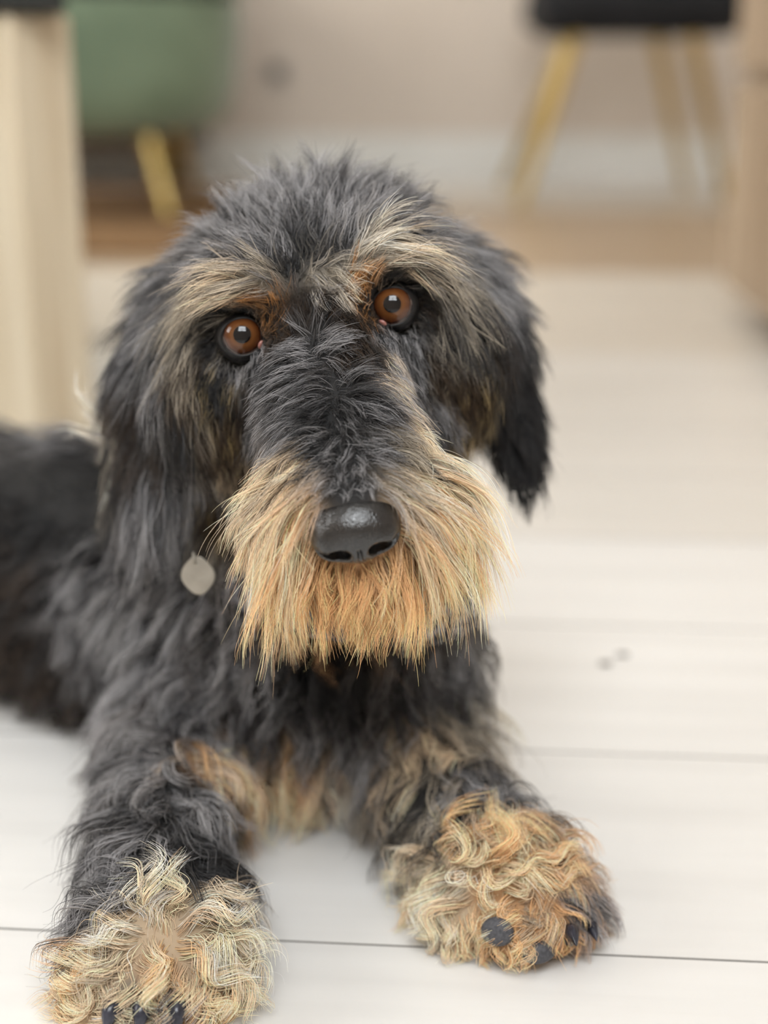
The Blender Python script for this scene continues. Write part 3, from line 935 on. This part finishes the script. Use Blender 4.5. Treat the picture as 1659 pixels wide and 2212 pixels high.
# strands
sp = sample(DENS)
sp = sp[~near_features(sp)]
S = len(sp)
gi = np.empty(S, int)
jp = sp + rng.normal(0, 0.0009, sp.shape)
for i in range(S): gi[i] = kd.find(jp[i])[1]
sn = grad(sp)
sw = weights(sp, sn)
spar = sw @ CPAR
c1 = sw @ CC1; c2 = sw @ CC2
reg = CREG[sw.argmax(1)]
base = sp - sn * 0.0008
off = base - paths[gi, 0]
rel = paths[gi] - paths[gi, :1]
lsc = np.where(rng.random(S) < 0.25, rng.uniform(0.35, 0.75, S), rng.uniform(0.8, 1.08, S))
curly = np.clip(spar[:, 2] / 4.0, 0, 1)
clump = np.clip(rng.normal(0.52 + 0.22 * curly + 0.14 * (reg == 3), 0.20, S), -0.35, 0.95)
shape = 1 - clump[:, None] * tt[None] ** 0.8
pts = base[:, None] + rel * lsc[:, None, None] + off[:, None] * (shape - 1)[..., None]
# small own waviness
fr = rng.normal(0, 1, (S, 3)) * 0.00055
fr2 = rng.normal(0, 1, (S, 3)) * 0.0005
wv = np.clip(spar[:, 0] / 20.0, 0.25, 1.3)
pts += (fr[:, None] * (tt ** 1.2)[None, :, None] * 2.0 + fr2[:, None] * np.sin(tt * 5.0 + 0)[None, :, None] * tt[None, :, None]) * wv[:, None, None]
fly = rng.random(S) < 0.035
pts[fly] += (rng.normal(0, 1, (fly.sum(), 1, 3)) * 0.0045 * wv[fly][:, None, None]) * (tt ** 1.6)[None, :, None]
pts[..., 2] = np.maximum(pts[..., 2], 0.0012)
# drop strands that would lie across the eyes, the nose or pass through the skin
bad = near_features(pts.reshape(-1, 3)).reshape(S, NP_)[:, 2:].any(1)
qc = pts - cx_
band = (np.abs(qc @ nm) < 0.0085) & (((qc @ rt) / hw) ** 2 + ((qc @ fw_) / 0.056) ** 2 > 0.92)
covers = band.any(1) & np.isin(reg, [4, 5]) & (rng.random(S) < 0.9)
keep = ~bad & ~covers
pts, reg, c1, c2, spar, gi2, sp, sn = pts[keep], reg[keep], c1[keep], c2[keep], spar[keep], gi[keep], sp[keep], sn[keep]
S = len(pts)
# colour: guide-correlated choice between the two colours, streaky
gr = rng.random(G)
pick = (0.55 * gr[gi2] + 0.45 * rng.random(S))
thr = spar[:, 4]
mixv = 1 / (1 + np.exp(-(thr - pick) * 14))
colr = c1 * (1 - mixv)[:, None] + c2 * mixv[:, None]
colr *= np.exp(rng.normal(0, 0.22, S))[:, None]
colr = np.clip(colr, 0.003, 0.93)
# face freckles of light tips on the dark cheeks
RAD = np.array([.000085, .000085, .00010, .000085, .00013, .00016, .00013, .00010, .000075])
rad = RAD[reg][:, None] * rng.uniform(0.7, 1.3, S)[:, None] * (1 - 0.8 * tt[None] ** 2.2)

# ------------------------------------------------------------------ dog objects
ORG = np.array([-0.05, 0.60, 0.0])
m, nt, b = new_mat('dog_skin', (0.02, 0.018, 0.016), 0.8)
at = nt.nodes.new('ShaderNodeAttribute'); at.attribute_name = 'coat'
nt.links.new(at.outputs['Color'], b.inputs['Base Color'])
M['skin'] = m
me = bpy.data.meshes.new('dog')
me.from_pydata((DV - ORG).tolist(), [], DF.tolist())
me.update()
vw = weights(DV, DN)
vc = (vw @ CC1) * 0.45
for e_ in EYES:                       # black skin round the eyes
    k_ = np.clip((0.016 - np.linalg.norm(DV - e_, axis=1)) / 0.004, 0, 1)[:, None]
    vc = vc * (1 - k_) + 0.008 * k_
at_ = me.color_attributes.new('coat', 'FLOAT_COLOR', 'POINT')
at_.data.foreach_set('color', np.concatenate([vc, np.ones((len(vc), 1))], 1).astype(np.float32).ravel())
dog = link('dog', me, M['skin'], None, ORG, True)
tag(dog, 'shaggy black dog with tan beard and paws lying on the pale floor', 'dog')

m, nt, b = new_mat('hair', (0.02, 0.02, 0.02), 0.42, IOR=1.5)
b.inputs['Specular IOR Level'].default_value = 0.35
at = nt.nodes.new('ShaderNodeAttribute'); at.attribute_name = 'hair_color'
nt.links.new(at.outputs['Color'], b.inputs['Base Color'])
M['hair'] = m


def hair_object(name, mask, label):
    n = int(mask.sum())
    if n == 0: return
    cu = bpy.data.hair_curves.new(name)
    cu.add_curves([NP_] * n)
    p = (pts[mask] - ORG).astype(np.float32)
    cu.position_data.foreach_set('vector', p.ravel())
    ra = cu.attributes.get('radius') or cu.attributes.new('radius', 'FLOAT', 'POINT')
    ra.data.foreach_set('value', rad[mask].astype(np.float32).ravel())
    ca = cu.attributes.new('hair_color', 'FLOAT_COLOR', 'POINT')
    cc_ = np.repeat(colr[mask][:, None, :], NP_, 1)
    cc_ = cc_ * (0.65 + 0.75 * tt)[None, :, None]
    cc_ = np.concatenate([np.clip(cc_, 0.003, 0.95), np.ones((n, NP_, 1))], 2)
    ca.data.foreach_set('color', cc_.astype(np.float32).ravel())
    cu.materials.append(M['hair'])
    o = bpy.data.objects.new(name, cu)
    COL.objects.link(o)
    o.parent = dog
    o['kind'] = 'stuff'
    if label: o['label'] = label
    return o


mid = P(690, 700, 0.55)
leftside = ((sp - mid) @ r_) < 0
LB = {0: 'shaggy dark grey hair on top of the head', 3: 'long tan beard around the muzzle', 4: 'wavy black chest hair with tan and silver locks',
      5: 'rough black coat on the back and flank', 8: 'short dark hair on the muzzle and cheeks'}
for k in (0, 3, 4, 5, 8):
    hair_object(REG[k], reg == k, LB[k])
for sd, q in ((True, 'left'), (False, 'right')):
    hair_object('eyebrow', (reg == 1) & (leftside == sd), 'bushy silver and rust eyebrow')
    hair_object('ear_fur', (reg == 2) & (leftside == sd), 'long black hair on the drooping ear')
lx = sp[:, 0] < -0.02
hair_object('leg_fur', (reg == 6) & lx, 'wavy black foreleg hair'); hair_object('leg_fur', (reg == 6) & ~lx, 'wavy black foreleg hair')
hair_object('paw_fur', (reg == 7) & lx, 'curly cream and tan paw hair'); hair_object('paw_fur', (reg == 7) & ~lx, 'curly tan paw hair')
sc.cycles_curves.shape = 'THICK'
sc.cycles_curves.subdivisions = 2
print('strands', S, 'guides', G, 'verts', len(DV))

# ------------------------------------------------------------------ eyes
m, nt, b = new_mat('iris', (0.22, 0.075, 0.02), 0.25, Coat_Weight=1.0, Coat_Roughness=0.015, IOR=1.4)
tc = nt.nodes.new('ShaderNodeTexCoord')
sx = nt.nodes.new('ShaderNodeSeparateXYZ'); nt.links.new(tc.outputs['Object'], sx.inputs[0])
cmb = nt.nodes.new('ShaderNodeCombineXYZ'); nt.links.new(sx.outputs[0], cmb.inputs[0]); nt.links.new(sx.outputs[1], cmb.inputs[1])
ln_ = nt.nodes.new('ShaderNodeVectorMath'); ln_.operation = 'LENGTH'; nt.links.new(cmb.outputs[0], ln_.inputs[0])
mr = nt.nodes.new('ShaderNodeMapRange'); mr.inputs['From Max'].default_value = 0.0072; nt.links.new(ln_.outputs['Value'], mr.inputs['Value'])
nz = nt.nodes.new('ShaderNodeTexNoise'); nz.inputs['Scale'].default_value = 900; nz.inputs['Detail'].default_value = 3; nt.links.new(tc.outputs['Object'], nz.inputs['Vector'])
ad = nt.nodes.new('ShaderNodeMath'); ad.operation = 'MULTIPLY_ADD'; ad.inputs[1].default_value = 0.12
nt.links.new(nz.outputs['Fac'], ad.inputs[0]); nt.links.new(mr.outputs['Result'], ad.inputs[2])
cr = nt.nodes.new('ShaderNodeValToRGB')
els = cr.color_ramp.elements
els[0].position = 0.38; els[0].color = (0.075, 0.030, 0.010, 1)
els[1].position = 1.04; els[1].color = (0.006, 0.002, 0.0015, 1)
e1 = els.new(0.62); e1.color = (0.125, 0.046, 0.013, 1)
e2 = els.new(0.88); e2.color = (0.075, 0.022, 0.007, 1)
nt.links.new(ad.outputs[0], cr.inputs['Fac']); nt.links.new(cr.outputs['Color'], b.inputs['Base Color'])
M['iris'] = m
b.inputs['Specular IOR Level'].default_value = 0.0
b.inputs['Coat IOR'].default_value = 1.5
m, nt, b = new_mat('pupil', (0.002, 0.002, 0.003), 0.2, Coat_Weight=1.0, Coat_Roughness=0.015)
noise_mix(nt, b, (0.002, 0.002, 0.003), (0.003, 0.003, 0.004), nscale=50); M['pupil'] = m
b.inputs['Specular IOR Level'].default_value = 0.0
b.inputs['Coat IOR'].default_value = 1.5
m, nt, b = new_mat('sclera', (0.25, 0.19, 0.16), 0.25, Coat_Weight=1.0, Coat_Roughness=0.02)
noise_mix(nt, b, (0.05, 0.03, 0.025), (0.16, 0.12, 0.10), nscale=400); M['sclera'] = m
m, nt, b = new_mat('eyelid', (0.012, 0.011, 0.012), 0.38)
noise_mix(nt, b, (0.004, 0.0037, 0.004), (0.009, 0.008, 0.008), nscale=900, bump=0.3, bdist=0.0004); b.inputs['Specular IOR Level'].default_value = 0.3; M['lid'] = m
m, nt, b = new_mat('tear_duct', (0.35, 0.14, 0.11), 0.3, Coat_Weight=0.6)
noise_mix(nt, b, (0.30, 0.11, 0.09), (0.42, 0.19, 0.15), nscale=500); M['duct'] = m


def cap_mesh(name, R, a0, a1, bulge=0.0, na=16, nb=48):
    """spherical band around +Z between the polar angles a0..a1"""
    bm = bmesh.new()
    rows = []
    for i in range(na + 1):
        a = a0 + (a1 - a0) * i / na
        rr = R + bulge * max(0.0, math.cos(a / math.radians(46) * math.pi / 2)) if a < math.radians(46) else R
        if a < 1e-6:
            rows.append([bm.verts.new((0, 0, rr))])
        else:
            rows.append([bm.verts.new((rr * math.sin(a) * math.cos(t), rr * math.sin(a) * math.sin(t), rr * math.cos(a)))
                         for t in [2 * math.pi * j / nb for j in range(nb)]])
    for i in range(na):
        A, B = rows[i], rows[i + 1]
        for j in range(nb):
            k = (j + 1) % nb
            if len(A) == 1: bm.faces.new((A[0], B[j], B[k]))
            elif len(B) == 1: bm.faces.new((A[j], B[0], A[k]))
            else: bm.faces.new((A[j], B[j], B[k], A[k]))
    me = bpy.data.meshes.new(name)
    bm.to_mesh(me); bm.free()
    me.polygons.foreach_set('use_smooth', [True] * len(me.polygons))
    return me


BULGE = 0.0012
for side, ec in zip((-1, 1), EYES):
    g = CAM - ec; g = g / np.linalg.norm(g)
    gaze = g + 0.07 * u_ - 0.03 * side * r_ * 0 ; gaze = gaze / np.linalg.norm(gaze)
    xr = r_ - gaze * (r_ @ gaze); xr /= np.linalg.norm(xr)
    yr = np.cross(gaze, xr)
    mt = Matrix(((xr[0], yr[0], gaze[0], ec[0] - ORG[0]), (xr[1], yr[1], gaze[1], ec[1] - ORG[1]), (xr[2], yr[2], gaze[2], ec[2] - ORG[2]), (0, 0, 0, 1)))
    eye = link('eye', cap_mesh('eye', EYE_R, math.radians(43), math.pi, BULGE, 28), M['sclera'], dog)
    eye.matrix_local = mt
    eye['label'] = 'amber brown eye with black rim'
    link('iris', cap_mesh('iris', EYE_R, math.radians(17.0), math.radians(43.2), BULGE), M['iris'], eye)
    link('pupil', cap_mesh('pupil', EYE_R, 0, math.radians(17.2), BULGE), M['pupil'], eye)
    # lids: a shell with an almond opening, its rim rolled
    bm = bmesh.new()
    rows = []
    nb = 72
    prof = [(0.0, 0.0001), (1.0, 0.00045), (3.0, 0.0006), (8, 0.0006), (16, 0.0004), (30, 0.0003), (60, 0.0002)]
    for da, dr in prof:
        row = []
        for j in range(nb):
            t = 2 * math.pi * j / nb
            cx, sy = math.cos(t), math.sin(t)
            # opening: rounder above, a corner to the inner lower side
            inner = -side
            op = 44.5 + 2.0 * abs(cx) - (11.0 * max(0, sy) ** 1.2) + 1.5 * max(0, -sy)
            corner = max(0, math.cos(t - (math.pi * 1.18 if inner < 0 else -math.pi * 0.18))) ** 14
            op += 13 * corner
            a = math.radians(op + da)
            R = EYE_R + (BULGE * math.cos(a / math.radians(46) * math.pi / 2) if a < math.radians(46) else 0.0) + dr
            row.append(bm.verts.new((R * math.sin(a) * cx, R * math.sin(a) * sy, R * math.cos(a))))
        rows.append(row)
    for i in range(len(rows) - 1):
        for j in range(nb):
            k = (j + 1) % nb
            bm.faces.new((rows[i][j], rows[i + 1][j], rows[i + 1][k], rows[i][k]))
    me = bpy.data.meshes.new('eyelid'); bm.to_mesh(me); bm.free()
    link('eyelid', me, M['lid'], eye, smooth=True)
    # pink tear duct in the inner corner
    t = math.pi * 1.28 if side > 0 else -math.pi * 0.21
    a = math.radians(46)
    dirv = Vector((math.sin(a) * math.cos(t), math.sin(a) * math.sin(t), math.cos(a)))
    bm = bmesh.new()
    bmesh.ops.create_uvsphere(bm, u_segments=20, v_segments=14, radius=1.0)
    q = dirv.to_track_quat('Z', 'Y').to_matrix()
    for v in bm.verts:
        v.co = q @ Vector((v.co.x * 0.0017, v.co.y * 0.0014, v.co.z * 0.0008)) + dirv * (EYE_R + 0.0009)
    me = bpy.data.meshes.new('tear_duct'); bm.to_mesh(me); bm.free()
    link('tear_duct', me, M['duct'], eye, smooth=True)['label'] = 'pink inner corner of the eye'

# ------------------------------------------------------------------ nose
def nose_sdf(p):
    def el(c, r):
        q = p - np.array(c); r = np.array(r)
        k0 = np.sqrt(((q / r) ** 2).sum(1)); k1 = np.sqrt(((q / r ** 2) ** 2).sum(1)) + 1e-9
        return k0 * (k0 - 1) / k1
    d = el((0, 0.0005, -0.003), (0.0140, 0.0100, 0.0125))
    for s in (-1, 1):
        d = smin(d, el((s * 0.0078, -0.0025, 0.0012), (0.0062, 0.0062, 0.0072)), 0.004)
    d = smin(d, el((0, -0.0052, 0.003), (0.0050, 0.0046, 0.0058)), 0.005)
    for s in (-1, 1):
        hole = el((s * 0.0064, -0.0044, 0.0085), (0.0036, 0.0027, 0.0060))
        # slit running outwards and up from the nostril
        a = np.array([s * 0.0060, -0.0045, 0.0085]); b_ = np.array([s * 0.0135, -0.0030, 0.0045])
        ba = b_ - a
        t = np.clip(((p - a) @ ba) / (ba @ ba), 0, 1)
        slit = np.linalg.norm(p - a - t[:, None] * ba, axis=1) - (0.0020 - 0.0011 * t)
        d = -smin(-d, smin(hole, slit, 0.001), 0.0012)
    gq = p - np.array([0, -0.0085, 0.0095])
    groove = np.sqrt((gq[:, 0] / 0.5) ** 2 + (gq[:, 2]) ** 2 + np.maximum(np.abs(gq[:, 1]) - 0.005, 0) ** 2) - 0.0012
    return -smin(-d, groove, 0.0012)


nh = 0.00045
lo = X3(-0.018, -0.014, -0.018); nn_ = (80, 60, 72)
gr_ = np.stack(np.meshgrid(*[np.arange(k) for k in nn_], indexing='ij'), -1).reshape(-1, 3)
nv = nose_sdf(lo + gr_ * nh).reshape(nn_)
NV, NF = surface_nets(nv, lo, nh)
NW = NV @ np.stack([r_, NOSE_U, NOSE_F]) + NOSE_C
me = bpy.data.meshes.new('nose')
me.from_pydata((NW - ORG).tolist(), [], NF.tolist())
m, nt, b = new_mat('nose_leather', (0.0045, 0.004, 0.0045), 0.3, Coat_Weight=0.8, Coat_Roughness=0.14)
tc = nt.nodes.new('ShaderNodeTexCoord')
vo = nt.nodes.new('ShaderNodeTexVoronoi'); vo.inputs['Scale'].default_value = 1500
nt.links.new(tc.outputs['Object'], vo.inputs['Vector'])
bp = nt.nodes.new('ShaderNodeBump'); bp.invert = True; bp.inputs['Strength'].default_value = 0.35; bp.inputs['Distance'].default_value = 0.0004
nt.links.new(vo.outputs['Distance'], bp.inputs['Height']); nt.links.new(bp.outputs['Normal'], b.inputs['Normal']); nt.links.new(bp.outputs['Normal'], b.inputs['Coat Normal'])
M['nose'] = m
no = link('nose', me, M['nose'], dog, smooth=True)
no['label'] = 'glossy pebbled black nose'

# ------------------------------------------------------------------ claws and pads
m, nt, b = new_mat('claw', (0.02, 0.022, 0.035), 0.25)
noise_mix(nt, b, (0.012, 0.013, 0.02), (0.04, 0.042, 0.06), scale=(1, 1, 1), nscale=200); M['claw'] = m
m, nt, b = new_mat('pad', (0.055, 0.055, 0.062), 0.6)
noise_mix(nt, b, (0.045, 0.045, 0.052), (0.085, 0.085, 0.095), nscale=900, bump=0.4, bdist=0.0006); M['pad'] = m


def claw(base_, tip, r):
    a, e_ = Vector(base_), Vector(tip)
    side = (e_ - a).cross(Vector((0, 0, 1))).normalized()
    upn = side.cross((e_ - a).normalized())
    bm = bmesh.new(); rows = []
    for i in range(7):
        t = i / 6
        c = a.lerp(e_, t) + upn * (0.0022 * math.sin(t * math.pi) * (1 if upn.z > 0 else -1))
        rr = r * (1 - t) ** 0.7 + 0.0001
        rows.append([bm.verts.new(c + side * rr * 0.75 * math.cos(x) + upn * rr * math.sin(x)) for x in [2 * math.pi * j / 12 for j in range(12)]])
    for i in range(6):
        for j in range(12):
            bm.faces.new((rows[i][j], rows[i][(j + 1) % 12], rows[i + 1][(j + 1) % 12], rows[i + 1][j]))
    bm.faces.new(rows[0]); bm.faces.new(rows[-1])
    k = MB(); k.bm.free(); k.bm = bm
    o = k.build('claw', M['claw'], dog, smooth=True)
    for v in o.data.vertices: v.co -= Vector(ORG)
    return o


def pad(c, ax, radii):
    bm = bmesh.new()
    bmesh.ops.create_uvsphere(bm, u_segments=24, v_segments=16, radius=1.0)
    for v in bm.verts:
        q = np.array(v.co) * np.array(radii)
        v.co = Vector(X3(*c) + q @ ax - ORG)
    k = MB(); k.bm.free(); k.bm = bm
    return k.build('paw_pad', M['pad'], dog, smooth=True)


def surf(px, py):
    return hit(px, py)


for px, py, rx, ry in ((1078, 2012, .0062, .0052), (1162, 2052, .0062, .0040)):
    q = surf(px, py); n_ = grad(q[None])[0]
    pad(q + n_ * 0.0016, axes_from(RGT - n_ * n_[0], UPV), (rx, ry, .0030))
for (bx1, by1), (tx1, ty1) in (((1232, 2020), (1246, 2044)), ((1272, 2002), (1290, 2034))):
    q = surf(bx1, by1); t = P(tx1, ty1, float((q - CAM) @ FWD) - 0.012)
    t[2] = max(t[2], 0.003)
    claw(q, t, 0.0042)
for px, tx in ((250, 236), (312, 306), (384, 388), (440, 452)):
    q = surf(px, 2172); t = q + np.array([(tx - px) * 0.00016, -0.007, -0.006]); t[2] = max(t[2], 0.003)
    claw(q, t, 0.0052)

# ------------------------------------------------------------------ collar with tag
m, nt, b = new_mat('collar_fabric', (0.03, 0.027, 0.028), 0.8)
noise_mix(nt, b, (0.012, 0.010, 0.012), (0.30, 0.29, 0.31), nscale=260, detail=2, lo=0.45, hi=0.7, bump=0.4, bdist=0.001); M['collar'] = m
m, nt, b = new_mat('tag_metal', (0.42, 0.38, 0.31), 0.42, Metallic=0.35)
noise_mix(nt, b, (0.26, 0.235, 0.195), (0.34, 0.31, 0.26), nscale=120); M['tag'] = m
cl = empty('dog_collar', cx_)
bm = bmesh.new(); rows = []
for i in range(64):
    t = 2 * math.pi * i / 64
    rad_ = rt * math.cos(t) * hw + fw_ * math.sin(t) * 0.056
    o_ = rad_ / np.linalg.norm(rad_)
    rows.append([bm.verts.new(rad_ + o_ * a + nm * z) for a, z in ((0.0, -0.008), (0.0024, -0.0075), (0.0030, 0), (0.0024, 0.0075), (0, 0.008), (-0.0006, 0))])
for i in range(64):
    A, B = rows[i], rows[(i + 1) % 64]
    for k in range(6):
        bm.faces.new((A[k], A[(k + 1) % 6], B[(k + 1) % 6], B[k]))
k = MB(); k.bm.free(); k.bm = bm
k.build('strap', M['collar'], cl, smooth=True)
tp = P(428, 1243, 0.556)
tn = -FWD * 0.9 + 0.3 * UPV - 0.25 * RGT
tax = axes_from(RGT + 0.2 * UPV, UPV)
bm = bmesh.new()
lo_, hi_ = [], []
for i in range(48):
    t = 2 * math.pi * i / 48
    sq = 1.0 + 0.05 * math.cos(4 * t + 0.5)
    v = tax[0] * math.cos(t) * 0.0060 * sq + tax[1] * math.sin(t) * 0.0070 * sq
    for lst, zz, s_ in ((lo_, -0.0008, 1), (hi_, 0.0008, 1)):
        lst.append(bm.verts.new(tp - cx_ + v * s_ + zz * tax[2]))
rim = [bm.verts.new(tp - cx_ + (v.co - Vector(tp - cx_)) * 0.9 + Vector(0.0013 * tax[2])) for v in []]
for i in range(48):
    j = (i + 1) % 48
    bm.faces.new((lo_[i], lo_[j], hi_[j], hi_[i]))
bm.faces.new(hi_); bm.faces.new(list(reversed(lo_)))
bmesh.ops.bevel(bm, geom=[e for e in bm.edges if len(e.link_faces) == 2 and any(len(f.verts) > 10 for f in e.link_faces)], offset=0.0004, segments=2, affect='EDGES')
k = MB(); k.bm.free(); k.bm = bm
tg = k.build('name_tag', M['tag'], cl, smooth=True)
tg['label'] = 'flat rounded grey metal tag'
bm = bmesh.new(); rows = []
rc = tp + tax[1] * 0.0066 - cx_
for i in range(32):
    t = 2 * math.pi * i / 32
    dd = tax[1] * math.cos(t) + tax[2] * math.sin(t)
    rows.append([bm.verts.new(rc + dd * (0.0020 + 0.0005 * math.cos(x)) + tax[0] * 0.0005 * math.sin(x)) for x in [2 * math.pi * j / 8 for j in range(8)]])
for i in range(32):
    A, B = rows[i], rows[(i + 1) % 32]
    for j in range(8): bm.faces.new((A[j], A[(j + 1) % 8], B[(j + 1) % 8], B[j]))
k = MB(); k.bm.free(); k.bm = bm
k.build('ring', M['tag'], cl, smooth=True)
tag(cl, 'dark speckled collar with a grey tag around the dog neck', 'collar')
